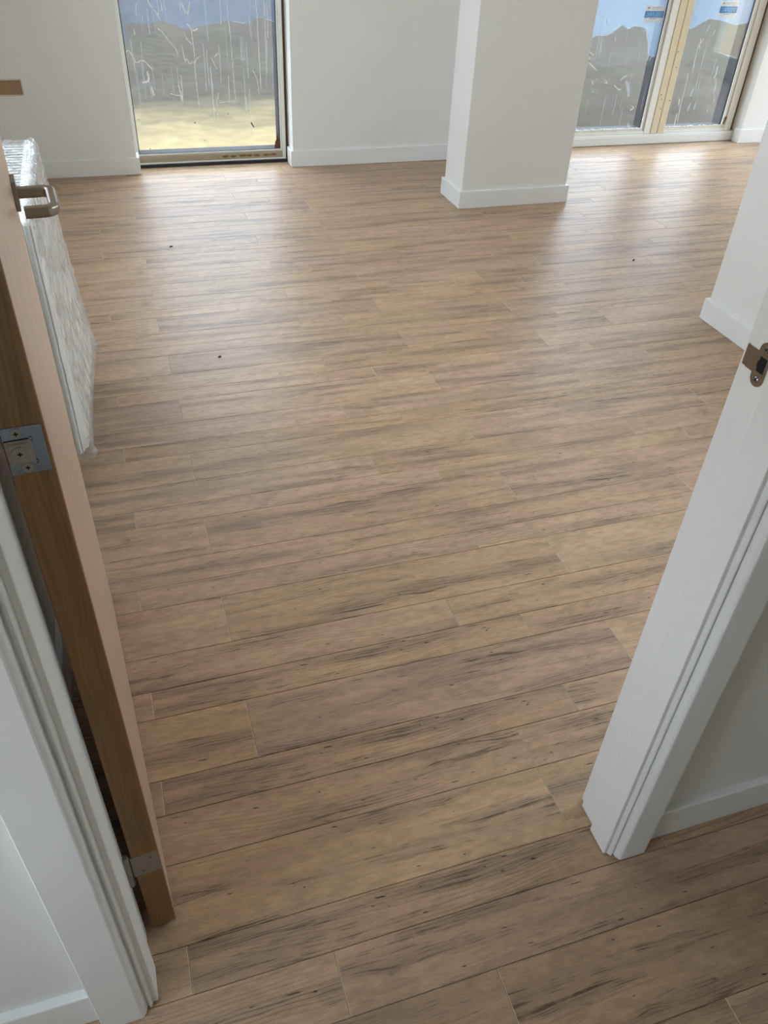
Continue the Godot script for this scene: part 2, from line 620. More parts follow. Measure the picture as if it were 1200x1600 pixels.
func skirting(called: String, label: String, path: Array, closed := false) -> void:
	var st := mb()
	run_profile(st, path, [[0.0, 0.0015], [0.0155, 0.0015], [0.0155, 0.096], [0.0145, 0.0985], [0.012, 0.1], [0.0, 0.1]], closed)
	tag(obj(called, st, M.gloss_white), label, "skirting", "structure")


func build_shell() -> void:
	wall("wall_back", "white painted wall at the far end of the room around the tall windows", [
		[Vector3(-0.56, 0, -5.78), Vector3(0.19, TOP, -5.475)],
		[Vector3(1.186, 0, -5.78), Vector3(3.2, TOP, -5.475)],
		[Vector3(0.19, 2.2, -5.78), Vector3(1.186, TOP, -5.475)],
		[Vector3(3.2, 2.2, -5.78), Vector3(4.772, TOP, -5.54)],
		[Vector3(4.772, 0, -5.78), Vector3(6.3, TOP, -5.54)]])
	wall("wall_left", "white painted wall at the left behind the open oak door", [
		[Vector3(-0.76, 0, -5.78), Vector3(-0.56, TOP, -4.1)], [Vector3(-0.76, 0, -1.9), Vector3(-0.56, TOP, -0.757)],
		[Vector3(-0.76, 0, -4.1), Vector3(-0.56, 0.98, -1.9)], [Vector3(-0.76, 2.2, -4.1), Vector3(-0.56, TOP, -1.9)]])
	wall("wall_nib", "boxed out white wall close behind the open oak door", [[Vector3(-0.56, 0, -1.84), Vector3(-0.30, TOP, -0.757)]])
	wall("wall_right", "white partition corner at the right beyond the doorway", [
		[Vector3(2.551, 0, -2.833), Vector3(2.751, TOP, -2.25)], [Vector3(2.551, 0, -0.95), Vector3(2.751, TOP, -0.66)],
		[Vector3(2.551, 0, -2.25), Vector3(2.751, 0.9, -0.95)], [Vector3(2.551, 2.2, -2.25), Vector3(2.751, TOP, -0.95)],
		[Vector3(2.751, 0, -2.833), Vector3(6.3, TOP, -2.633)]])
	wall("wall_east", "warm lit white wall past the right hand window", [
		[Vector3(6.3, 0, -5.78), Vector3(6.5, TOP, -5.3)], [Vector3(6.3, 0, -3.1), Vector3(6.5, TOP, -2.633)],
		[Vector3(6.3, 2.2, -5.3), Vector3(6.5, TOP, -3.1)], [Vector3(6.3, 0, -5.3), Vector3(6.5, 0.12, -3.1)]])
	wall("wall_front", "white painted wall holding the doorway, seen from the hall side", [
		[Vector3(-1.5, 0, -0.757), Vector3(-0.19, TOP, -0.646)],
		[Vector3(0.80, 0, -0.757), Vector3(2.551, TOP, -0.6615)],
		[Vector3(-0.19, 2.09, -0.757), Vector3(0.80, TOP, -0.650)]])
	wall("wall_hall", "white painted walls of the hall around the camera", [
		[Vector3(-1.5, 0, 0.85), Vector3(2.8, TOP, 1.0)],
		[Vector3(2.4, 0, -0.66), Vector3(2.6, TOP, 0.85)],
		[Vector3(-1.5, 0, -0.646), Vector3(-1.3, TOP, -0.38)], [Vector3(-1.5, 0, 0.42), Vector3(-1.3, TOP, 0.85)],
		[Vector3(-1.5, 0, -0.38), Vector3(-1.3, 0.6, 0.42)], [Vector3(-1.5, 2.05, -0.38), Vector3(-1.3, TOP, 0.42)]])
	var st := mb()
	bx(st, Vector3(-0.76, TOP, -5.78), Vector3(2.751, TOP + 0.2, -0.7), 0.001)
	bx(st, Vector3(2.751, TOP, -5.78), Vector3(6.5, TOP + 0.2, -2.633), 0.001)
	bx(st, Vector3(-1.5, TOP, -0.7), Vector3(2.8, TOP + 0.2, 1.0), 0.001)
	tag(obj("ceiling", st, M.ceiling_paint), "plain white ceiling above the room and the hall", "ceiling", "structure")

	st = mb()
	bx(st, Vector3(1.987, 0, -4.771), Vector3(2.681, TOP, -4.4945), 0.002)
	tag(obj("column", st, M.white_wall_paint), "square white plastered column standing free in the room", "column", "structure")

	skirting("baseboard_back", "white skirting board below the wall left of the single tall window", [Vector2(-0.56, -5.475), Vector2(0.19, -5.475), Vector2(0.19, -5.585)])
	skirting("baseboard_middle", "white skirting board below the wall between window and column", [Vector2(1.186, -5.585), Vector2(1.186, -5.475), Vector2(3.2, -5.475), Vector2(3.2, -5.60)])
	skirting("baseboard_corner", "white skirting board in the warm corner right of the double window", [Vector2(4.772, -5.60), Vector2(4.772, -5.54), Vector2(6.3, -5.54)])
	skirting("baseboard_column", "white skirting board wrapped around the foot of the column", [Vector2(1.987, -4.771), Vector2(1.987, -4.4945), Vector2(2.681, -4.4945), Vector2(2.681, -4.771)], true)
	skirting("baseboard_right", "white skirting board on the partition corner beyond the doorway", [Vector2(6.3, -2.833), Vector2(2.551, -2.833), Vector2(2.551, -0.757)])
	skirting("baseboard_nib", "white skirting board on the boxed out wall behind the door", [Vector2(-0.30, -0.757), Vector2(-0.30, -1.84), Vector2(-0.56, -1.84)])
	skirting("baseboard_hall_left", "white skirting board in the hall left of the door frame", [Vector2(-1.3, -0.646), Vector2(-0.246, -0.646)])
	skirting("baseboard_hall_right", "shaded white skirting board in the hall right of the door frame", [Vector2(0.848, -0.6615), Vector2(2.4, -0.6615)])


# ---------------------------------------------------------------- the door frame
func build_frame() -> void:
	var f := base("trim_1")
	tag(f, "white painted door frame with moulded architraves around the open doorway", "door frame", "structure")
	var lift := 0.003
	for side in [-1, 1]:
		# measured on the right jamb; the left is its mirror image about the middle of the opening
		var fx := func(x: float) -> float: return x if side > 0 else 0.6105 - x
		var dz := 0.0 if side > 0 else 0.0135   # the left jamb stands a little nearer the hall
		var lining := PackedVector2Array()
		for p in [[0.7595, -0.646], [0.7605, -0.645], [0.80, -0.645], [0.80, -0.757], [0.770, -0.757], [0.770, -0.712], [0.7685, -0.709], [0.761, -0.7035], [0.7595, -0.701]]:
			lining.append(Vector2(fx.call(p[0]), p[1] + (dz if p[1] > -0.75 else 0.0)))
		var st := mb()
		prism(st, lining, lift, 2.06)
		obj("jamb", st, M.gloss_white, f)
		# hall side architrave: quirk, bead, ogee, flat
		var wide := 0.846 if side > 0 else 0.854
		var arch := PackedVector2Array()
		for p in [[0.7645, -0.6465], [0.7645, -0.6458], [0.7660, -0.6460], [0.7675, -0.6450], [0.7690, -0.6425], [0.7705, -0.6395], [0.7722, -0.6375], [0.7740, -0.6372], [0.7755, -0.6385], [0.7763, -0.6410], [0.7775, -0.6412], [0.7788, -0.6385], [0.7802, -0.6335], [0.7820, -0.6290], [0.7842, -0.6258], [0.7865, -0.6238], [0.7890, -0.6232], [wide - 0.002, -0.6232], [wide, -0.6250], [wide, -0.6465 if side < 0 else -0.6625], [0.80, -0.6465 if side < 0 else -0.6625], [0.7995, -0.6465]]:
			arch.append(Vector2(fx.call(p[0]), p[1] + (dz if p[1] > -0.6463 else 0.0)))
		st = mb()
		prism(st, arch, lift, 2.13)
		obj("architrave", st, M.gloss_white, f)
		var room := PackedVector2Array()
		for p in [[0.7785, -0.7565], [0.7785, -0.771], [0.7800, -0.7735], [0.7830, -0.775], [0.835, -0.775], [0.8365, -0.7735], [0.8365, -0.7565]]:
			room.append(Vector2(fx.call(p[0]), p[1]))
		st = mb()
		prism(st, room, lift, 2.12)
		obj("architrave", st, M.gloss_white, f)
	var head := mb()
	bx(head, Vector3(-0.19, 2.06, -0.757), Vector3(0.80, 2.09, -0.645), 0.001)
	bx(head, Vector3(-0.1495, 2.045, -0.7035), Vector3(0.7595, 2.061, -0.646), 0.001)
	bx(head, Vector3(-0.235, 2.066, -0.6465), Vector3(0.846, 2.13, -0.6232), 0.001)
	bx(head, Vector3(-0.226, 2.066, -0.775), Vector3(0.8365, 2.12, -0.7565), 0.001)
	obj("head", head, M.gloss_white, f)
	# the strike plate let into the right jamb, facing the opening
	var face := Transform3D(Basis(Vector3(0, 0, 1), Vector3(-1, 0, 0), Vector3(0, -1, 0)), Vector3(0.770, 1.1055, -0.726))   # x along z, y out of the jamb, z down
	var o := PackedVector2Array()
	for i in 9: o.append(Vector2(cos(PI * i / 8) * 0.0118, 0.0190 + sin(PI * i / 8) * 0.0118))
	for i in 9: o.append(Vector2(-cos(PI * i / 8) * 0.0118, -0.0190 - sin(PI * i / 8) * 0.0118))
	# the tab that runs back to the edge of the frame
	var tabbed := PackedVector2Array()
	for p in o:
		tabbed.append(p)
		if p.distance_to(Vector2(-0.0118, 0.0190)) < 1e-4:
			for t in [[-0.0118, 0.0150], [-0.0260, 0.0150], [-0.0260, -0.0150], [-0.0118, -0.0150]]: tabbed.append(Vector2(t[0], t[1]))
	var sp := mb()
	prism(sp, tabbed, 0.0, 0.0016, face)
	var strike := obj("strike_plate", sp, M.brushed_steel, f)
	strike.set_meta("label", "brushed steel strike plate")
	var lip := mb()
	bx(lip, Vector3(-0.0345, -0.0035, -0.0150), Vector3(-0.0262, 0.0010, 0.0150), 0.0008, face)
	obj("curved_lip", lip, M.brushed_steel, strike)
	var hole := mb()
	var ho := PackedVector2Array()
	for p in [[-0.0055, -0.0105], [0.0075, -0.0105], [0.0075, 0.0105], [-0.0055, 0.0105], [-0.0055, 0.0060], [-0.0075, 0.0050], [-0.0075, -0.0030], [-0.0055, -0.0045]]: ho.append(Vector2(p[0], p[1]))
	prism(hole, ho, 0.0005, 0.00175, face)
	obj("latch_hole", hole, M.dark_recess, strike)
	for s in [-1, 1]:
		screw(strike, face * Transform3D(Basis.IDENTITY, Vector3(0, 0.0016, s * 0.0215)), 0.0042, M.bright_zinc)


# a countersunk cross-head screw; y points out
func screw(parent: Node, xf: Transform3D, r: float, m: Material) -> void:
	var st := mb()
	lathe(st, [[r, 0.0], [r, 0.0003], [r * 0.82, 0.0008], [r * 0.45, 0.0009], [0.0, 0.0005]], 16, xf)
	obj("screw", st, m, parent)
	var c := mb()
	for k in 2:
		var l := r * 0.42
		var t := r * 0.11
		bx(c, Vector3(-l if k == 0 else -t, 0.0004, -t if k == 0 else -l), Vector3(l if k == 0 else t, 0.00105, t if k == 0 else l), 0.0001, xf)
	obj("cross_slot", c, M.dark_recess, parent)


# ---------------------------------------------------------------- the oak door, open a little past square
func build_door() -> void:
	var a := deg_to_rad(4.4)
	# local axes: x out of the hall face, y up, z back from the hinge edge towards the hinge
	var d := base("door_1", Vector3(-0.103, 0, -0.762))
	d.basis = Basis(Vector3.UP, a)
	tag(d, "oak veneered door standing wide open into the room at the left", "door", "structure")
	var W := 0.926
	var T := 0.0445
	var st := mb()
	bx(st, Vector3(-T, 0.008, -W + 0.008), Vector3(0, 2.04, -0.009), 0.0008)
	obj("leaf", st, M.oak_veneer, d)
	st = mb()
	bx(st, Vector3(-T, 0.008, -0.009), Vector3(0, 2.04, 0), 0.0012)
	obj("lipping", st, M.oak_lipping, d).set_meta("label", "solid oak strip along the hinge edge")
	st = mb()
	bx(st, Vector3(-T, 0.008, -W), Vector3(0, 2.04, -W + 0.008), 0.0012)
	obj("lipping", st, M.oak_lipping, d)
	# lever handle with a square rose, returning towards the door at its end
	for s in [1, -1]:
		var hy := 1.095
		var hz := -0.866
		var x0 := 0.0 if s > 0 else -T
		var hd := mb()
		var b := func(lo: Vector3, hi: Vector3, bev: float) -> void:
			bx(hd, Vector3(x0 + minf(lo.x * s, hi.x * s), lo.y, lo.z), Vector3(x0 + maxf(lo.x * s, hi.x * s), hi.y, hi.z), bev)
		b.call(Vector3(0, hy - 0.026, hz - 0.026), Vector3(0.008, hy + 0.026, hz + 0.026), 0.001)
		var rose := obj("rose", hd, M.brushed_steel, d)
		rose.set_meta("label", "square steel rose")
		# the bar: a rounded square section swept round two bends
		var path: Array[Vector2] = []   # (out, along the door)
		path.append(Vector2(0.006, 0.0))
		for k in 7: path.append(Vector2(0.046, 0.018) + Vector2(sin(PI / 2 * k / 6), -cos(PI / 2 * k / 6)) * 0.018)
		for k in 7: path.append(Vector2(0.046, 0.094) + Vector2(cos(PI / 2 * k / 6), sin(PI / 2 * k / 6)) * 0.018)
		path.append(Vector2(0.014, 0.112))
		var bar := mb()
		var rings := []
		for i in path.size():
			var dir := (path[mini(i + 1, path.size() - 1)] - path[maxi(i - 1, 0)]).normalized()
			var nor := Vector2(-dir.y, dir.x)
			var ring := []
			for k in 24:
				var ca := cos(TAU * k / 24)
				var sa := sin(TAU * k / 24)
				var q := Vector2(signf(ca) * pow(absf(ca), 0.55), signf(sa) * pow(absf(sa), 0.55)) * 0.0098
				var p := path[i] + nor * q.x
				ring.append(Vector3(x0 + s * p.x, hy + q.y, hz + p.y))
			rings.append(ring)
		for i in rings.size() - 1:
			for k in 24:
				var j := (k + 1) % 24
				if s > 0: quad(bar, rings[i][k], rings[i + 1][k], rings[i + 1][j], rings[i][j])
				else: quad(bar, rings[i][j], rings[i + 1][j], rings[i + 1][k], rings[i][k])
		for e in [0, rings.size() - 1]:
			for k in range(1, 23):
				if (e == 0) == (s > 0): tri(bar, rings[e][0], rings[e][k], rings[e][k + 1])
				else: tri(bar, rings[e][0], rings[e][k + 1], rings[e][k])
		obj("lever_handle", bar, M.brushed_steel, d).set_meta("label", "steel lever handle bent back towards the door")
	# concealed closer plate in the hinge edge
	st = mb()
	bx(st, Vector3(-0.0435, 1.072, -0.002), Vector3(-0.0035, 1.130, 0.0014), 0.0004)
	var plate := obj("closer_plate", st, M.bright_zinc, d)
	plate.set_meta("label", "shiny zinc closer plate in the door edge")
	var out := Basis(Vector3.RIGHT, Vector3(0, 0, 1), Vector3(0, -1, 0))   # y out of the edge
	st = mb()
	bx(st, Vector3(-0.0430, 1.0870, 0.0012), Vector3(-0.0165, 1.1150, 0.0042), 0.0016)
	bx(st, Vector3(-0.0405, 1.0895, 0.0036), Vector3(-0.0190, 1.1125, 0.0060), 0.0018)
	lathe(st, [[0.0092, 0.0], [0.0088, 0.0012], [0.0072, 0.0006], [0.0, 0.0006]], 20, Transform3D(out, Vector3(-0.0298, 1.101, 0.0060)))
	obj("closer_block", st, M.worn_zinc, plate)
	screw(plate, Transform3D(out, Vector3(-0.0298, 1.101, 0.0066)), 0.0062, M.worn_zinc)
	screw(plate, Transform3D(out, Vector3(-0.0290, 1.1225, 0.0014)), 0.0062, M.worn_zinc)
	screw(plate, Transform3D(out, Vector3(-0.0265, 1.0800, 0.0014)), 0.0058, M.worn_zinc)
	for y in [1.1145, 1.0862]:
		st = mb()
		lathe(st, [[0.0024, 0.0], [0.0022, 0.0011], [0.0, 0.0016]], 12, Transform3D(out, Vector3(-0.0165, y, 0.0014)))
		obj("rivet", st, M.bright_zinc, plate)
	# butt hinges
	for y in [0.2375, 1.55, 1.85]:
		st = mb()
		bx(st, Vector3(-T - 0.003, y - 0.0315, -0.002), Vector3(-0.0015, y + 0.0315, 0.0010), 0.0004)
		var h := obj("hinge", st, M.worn_zinc, d)
		for k in 3:
			var kn := mb()
			var lo: float = y - 0.046 + k * 0.0309
			lathe(kn, [[0.0, lo], [0.0052, lo], [0.0066, lo + 0.001], [0.0066, lo + 0.0290], [0.0052, lo + 0.0300], [0.0, lo + 0.0300]], 14, Transform3D(Basis.IDENTITY, Vector3(-T - 0.0105, 0, 0.0035)))
			obj("knuckle", kn, M.worn_zinc, h)
		for k in 2:
			screw(h, Transform3D(out, Vector3(-0.014 - 0.016 * k, y + (0.018 if k == 0 else -0.018), 0.0010)), 0.0040, M.worn_zinc)


# ---------------------------------------------------------------- windows
func pane(parent: Node, x0: float, x1: float, y0: float, y1: float, z: float) -> void:
	var st := mb()
	bx(st, Vector3(x0, y0, z - 0.006), Vector3(x1, y1, z), 0.0003)
	obj("pane", st, M.pane_glass, parent)
	st = mb()
	var g := 0.007
	bx(st, Vector3(x0, y0, z), Vector3(x0 + g, y1, z + 0.004), 0.001)
	bx(st, Vector3(x1 - g, y0, z), Vector3(x1, y1, z + 0.004), 0.001)
	bx(st, Vector3(x0 + g, y0, z), Vector3(x1 - g, y0 + g * 0.6, z + 0.004), 0.001)
	bx(st, Vector3(x0 + g, y1 - g, z), Vector3(x1 - g, y1, z + 0.004), 0.001)
	obj("gasket", st, M.gasket, parent)


# an uneven bead of filler along a line
func lumpy(st: SurfaceTool, a: Vector3, b: Vector3, r: float, n: int) -> void:
	var rings := []
	var along := (b - a).normalized()
	var side := Vector3.UP if absf(along.y) < 0.5 else Vector3.RIGHT
	for i in n + 1:
		var c := a.lerp(b, float(i) / n)
		var k := r * rng.randf_range(0.35, 1.25) * (0.1 if i == 0 or i == n else 1.0)
		var ring := []
		for j in 7:
			ring.append(c + (side * cos(TAU * j / 7) + Vector3.BACK * sin(TAU * j / 7) * 0.7) * k)
		rings.append(ring)
	for i in n:
		for j in 7:
			quad(st, rings[i][j], rings[i][(j + 1) % 7], rings[i + 1][(j + 1) % 7], rings[i + 1][j])


func dots(parent: Node, text: String, z: float, m: Material) -> void:
	for p in text.split(" "):
		var st := mb()
		var o := PackedVector2Array()
		for q in rough_disc(rng.randf_range(0.0025, 0.005), 9, 0.8):
			o.append(q + Vector2(p.get_slice(",", 0).to_float(), p.get_slice(",", 1).to_float()))
		patch(st, o, z, 0.001)
		obj("dirt_speck", st, m, parent)


const DRIPS_W1 := "6.1:0.217,0.651 0.237,0.661 0.249,0.643 0.265,0.613 0.275,0.595 0.299,0.607 0.314,0.609 0.335,0.589 0.354,0.566 0.371,0.555;6.8:0.423,0.775 0.450,0.750 0.472,0.717 0.505,0.680 0.519,0.660 0.524,0.636;5.8:0.551,0.690 0.557,0.639 0.562,0.598 0.567,0.611 0.576,0.610 0.586,0.589 0.606,0.594 0.621,0.590 0.626,0.607 0.639,0.619 0.659,0.624;5.0:0.617,0.770 0.619,0.723 0.622,0.655 0.618,0.569 0.617,0.481 0.619,0.409 0.622,0.354 0.620,0.272;13.2:0.579,0.903 0.587,0.871 0.592,0.849;11.3:0.621,0.910 0.607,0.855 0.594,0.839;12.2:0.594,0.800 0.611,0.783 0.627,0.763 0.647,0.770 0.655,0.776;7.4:0.384,0.918 0.392,0.896 0.411,0.874 0.429,0.845 0.440,0.822;3.7:0.437,0.918 0.437,0.880 0.434,0.842;3.0:0.457,0.918 0.459,0.855;4.5:0.566,0.919 0.562,0.861;3.7:0.373,0.873 0.374,0.832 0.372,0.741;4.1:0.317,0.902 0.306,0.838;3.7:0.342,0.838 0.338,0.806;3.8:0.284,0.774 0.286,0.741;6.9:1.013,0.922 1.019,0.850 1.018,0.739 1.020,0.546 1.020,0.437;6.2:1.066,0.922 1.065,0.789 1.064,0.617 1.063,0.517;4.6:1.081,0.922 1.082,0.823 1.079,0.721;5.0:0.841,0.895 0.841,0.856 0.846,0.773 0.851,0.636 0.852,0.484 0.854,0.374;4.6:0.968,0.846 0.974,0.722;5.1:0.910,0.732 0.908,0.601;3.4:0.801,0.921 0.798,0.796;7.9:0.528,0.525 0.527,0.447 0.524,0.385;10.3:0.507,0.476 0.516,0.418 0.523,0.374;4.8:0.454,0.423 0.484,0.415 0.527,0.407;4.8:0.819,0.524 0.815,0.375;4.9:0.749,0.365 0.852,0.374;6.1:0.747,0.424 0.745,0.388;6.5:0.736,0.395 0.731,0.295;5.2:0.973,0.547 0.998,0.496 1.006,0.408;5.3:0.919,0.395 0.922,0.328 0.903,0.286;4.6:0.872,0.810 0.949,0.800;4.7:1.030,0.833 1.119,0.810;5.9:0.721,0.627 0.737,0.585 0.750,0.557;5.9:0.778,0.654 0.740,0.620;7.7:0.572,0.740 0.588,0.717 0.612,0.690"
const DRIPS_B1 := "15.5:0.329,0.549 0.334,0.514 0.325,0.496 0.306,0.490 0.290,0.490;14.9:0.341,0.468 0.348,0.436 0.352,0.414"
const DRIPS_A2 := "7.1:3.384,0.709 3.407,0.721 3.482,0.723 3.538,0.744 3.594,0.784 3.647,0.759;5.4:3.657,0.763 3.704,0.779 3.792,0.763;7.2:3.798,0.759 3.836,0.664 3.862,0.595 3.860,0.562;7.0:3.882,0.562 3.887,0.582 3.906,0.590;5.4:3.452,0.721 3.459,0.587;4.4:3.467,0.783 3.460,0.844;6.3:3.374,0.623 3.410,0.599;7.3:3.384,0.555 3.458,0.506;18.1:3.377,0.587 3.390,0.575;7.4:3.438,0.436 3.454,0.411;7.4:3.540,0.426 3.569,0.417 3.541,0.443;7.4:3.466,0.452 3.477,0.448;7.0:3.631,0.404 3.670,0.377 3.691,0.377;7.7:3.806,0.232 3.835,0.249 3.815,0.262;6.1:3.670,0.436 3.720,0.469;14.0:3.460,0.365 3.466,0.360;5.4:3.564,0.685 3.562,0.713"
const DRIPS_AB := "28.1:3.719,0.436 3.749,0.384 3.772,0.328;24.2:3.813,0.148 3.827,0.116"
const DRIPS_B2 := "7.0:4.301,0.698 4.272,0.653 4.269,0.592 4.276,0.475;7.6:4.241,0.478 4.247,0.388 4.244,0.274 4.253,0.134;8.8:4.231,0.203 4.232,0.108;10.5:4.487,0.522 4.488,0.457 4.478,0.436;7.3:4.502,0.444 4.514,0.383 4.510,0.330;6.9:4.535,0.307 4.541,0.267;5.6:4.323,0.787 4.306,0.730;5.6:4.378,0.755 4.371,0.718;5.5:4.178,0.865 4.174,0.845;5.6:4.272,0.702 4.286,0.628;6.9:4.502,0.223 4.500,0.196;10.7:4.220,0.306 4.225,0.257"
const DRIPS_BB := "24.2:4.321,0.378 4.308,0.317;22.0:4.328,0.272 4.321,0.216;22.0:4.376,0.266 4.374,0.222"

func build_single_window() -> void:
	var w := base("window_1")
	tag(w, "tall single window with paint drips and a yellow glow at its foot", "window", "structure")
	var st := mb()
	bx(st, Vector3(0.165, 0.018, -5.68), Vector3(0.205, 2.2, -5.595), 0.003)
	bx(st, Vector3(0.205, 0.018, -5.6175), Vector3(0.214, 2.2, -5.608), 0.002)
	bx(st, Vector3(1.131, 0.018, -5.6175), Vector3(1.141, 2.2, -5.608), 0.002)
	bx(st, Vector3(1.143, 0.018, -5.68), Vector3(1.166, 2.2, -5.598), 0.003)
	bx(st, Vector3(0.205, 2.15, -5.68), Vector3(1.166, 2.2, -5.598), 0.003)
	obj("frame", st, M.frame_white, w)
	st = mb()
	bx(st, Vector3(1.166, 0.0, -5.70), Vector3(1.188, 2.2, -5.63), 0.001)
	obj("packing_gap", st, M.raw_gap, w)
	st = mb()
	bx(st, Vector3(0.205, 0.028, -5.622), Vector3(1.143, 0.066, -5.604), 0.003)
	obj("bottom_rail", st, M.frame_dirty, w)
	st = mb()
	bx(st, Vector3(0.205, 0.066, -5.6175), Vector3(1.143, 0.078, -5.612), 0.003)
	bx(st, Vector3(0.195, 0.018, -5.68), Vector3(1.166, 0.028, -5.594), 0.002)
	obj("bead", st, M.frame_white, w)
	st = mb()
	bx(st, Vector3(0.186, 0.0005, -5.69), Vector3(1.188, 0.018, -5.586), 0.002)
	obj("threshold", st, M.threshold_metal, w)
	st = mb()
	bx(st, Vector3(0.150, -0.05, -5.80), Vector3(0.213, 2.2, -5.682), 0.001)
	bx(st, Vector3(0.2055, 0.03, -5.682), Vector3(0.213, 2.2, -5.626), 0.001)
	bx(st, Vector3(1.134, 0.03, -5.702), Vector3(1.1425, 2.2, -5.626), 0.001)
	bx(st, Vector3(0.206, 0.030, -5.702), Vector3(1.142, 0.078, -5.626), 0.001)
	bx(st, Vector3(1.142, -0.05, -5.80), Vector3(1.20, 2.2, -5.702), 0.001)
	bx(st, Vector3(0.206, -0.05, -5.80), Vector3(1.142, 0.055, -5.702), 0.001)
	obj("outer_lining", st, M.outer_cladding, w)
	# stained patches on the rail
	for k in 7:
		var p := mb()
		var o := PackedVector2Array()
		var cx := 1.10 - 0.055 * k - 0.03 * rng.randf()
		for q in rough_disc(0.010, 15, 0.8): o.append(Vector2(cx + q.x * 2.4, 0.046 + q.y))
		patch(p, o, -5.6045, 0.0012)
		obj("stain", p, M.stained_timber, w)
	pane(w, 0.212, 1.133, 0.076, 2.152, -5.618)
	st = mb()
	strokes(st, DRIPS_W1, -5.618)
	var dr := obj("paint_drips", st, M.paint_drip, w)
	dr.set_meta("kind", "stuff")
	for line in DRIPS_B1.split(";"):
		st = mb()
		strokes(st, line, -5.618, 0.002)
		obj("paint_blob", st, M.paint_drip, w)
	dots(w, "0.241,0.279 0.635,0.145 0.287,0.108 0.585,0.254 0.80,0.30", -5.618, M.dirt)
	st = mb()
	strokes(st, "9:0.944,0.246 0.952,0.230 0.962,0.214", -5.618)
	obj("dirt_speck", st, M.dirt, w)
	st = mb()
	patch(st, outline_of("1.116,0.178 1.110,0.160 1.106,0.135 1.098,0.120 1.093,0.082 1.129,0.082 1.126,0.120 1.120,0.150"), -5.618, 0.003)
	obj("foam_scrap", st, M.rust_brown, w)
	# blue protective film still stuck to the upper part and down the left edge, outside
	st = mb()
	patch(st, outline_of("0.213,0.69 0.236,0.70 0.243,0.79 0.262,0.805 0.364,0.795 0.441,0.814 0.520,0.790 0.584,0.765 0.700,0.788 0.836,0.811 0.874,0.804 0.959,0.798 1.032,0.831 1.131,0.806 1.131,2.15 0.213,2.15"), -5.6262, 0.0006)
	obj("protective_film", st, M.dusty_film, w).set_meta("label", "torn dusty protective film")
	st = mb()
	for k in 46:
		var x := rng.randf_range(0.23, 1.12)
		var y := rng.randf_range(0.42, 1.25)
		strokes(st, "%.1f:%.3f,%.3f %.3f,%.3f %.3f,%.3f" % [rng.randf_range(3.0, 9.0), x, y, x + rng.randf_range(-0.004, 0.004), y - 0.06, x + rng.randf_range(-0.006, 0.006), y - rng.randf_range(0.10, 0.32)], -5.618, 0.0006)
	obj("dried_runs", st, M.dried_smear, w).set_meta("kind", "stuff")


func sticker(parent: Node, x0: float, x1: float, y0: float, y1: float, z: float) -> void:
	var w := x1 - x0
	var h := y1 - y0
	var st := mb()
	for k in [[0.0, 0.28], [0.68, 1.0]]:
		bx(st, Vector3(x0, y0 + h * k[0], z - 0.0004), Vector3(x1, y0 + h * k[1], z), 0.00005)
	var s := obj("sticker", st, M.sticker_white, parent)
	s.set_meta("label", "blue and white maker's sticker read from behind")
	st = mb()
	bx(st, Vector3(x0 + w * 0.02, y0 + h * 0.28, z - 0.0004), Vector3(x1 - w * 0.02, y0 + h * 0.68, z), 0.00005)
	obj("band", st, M.sticker_blue, s)
	var t := TextMesh.new()
	var font := SystemFont.new()
	font.font_names = PackedStringArray(["Droid Sans"])
	font.font_weight = 700
	t.text = "VELFAC"
	t.font = font
	t.font_size = 32
	t.pixel_size = 0.001
	t.depth = 0.0006
	var box := t.get_aabb().size
	var o := put("lettering", t, M.sticker_letter, s)
	# stuck on the outer face, so that it reads the right way round from outside
	o.transform = Transform3D(Basis(Vector3.UP, PI) * Basis.from_scale(Vector3(w * 0.80 / maxf(box.x, 0.01), h * 0.25 / maxf(box.y, 0.01), 1)), Vector3((x0 + x1) / 2, y0 + h * 0.48, z + 0.0003))
	st = mb()
	var lo := PackedVector2Array()
	for q in rough_disc(w * 0.055, 12, 0.55): lo.append(q + Vector2(x0 + w * 0.16, y0 + h * 0.86))
	patch(st, lo, z + 0.0001, 0.0003)
	for k in [[0.34, 0.44, 0.86, 0.03], [0.48, 0.80, 0.88, 0.02], [0.36, 0.72, 0.79, 0.015], [0.30, 0.40, 0.20, 0.03], [0.44, 0.54, 0.20, 0.03], [0.58, 0.64, 0.20, 0.03]]:
		bx(st, Vector3(x0 + w * k[0], y0 + h * k[2], z), Vector3(x0 + w * k[1], y0 + h * (k[2] + k[3]), z + 0.0003), 0.00005)
	obj("small_print", st, M.sticker_ink, s)


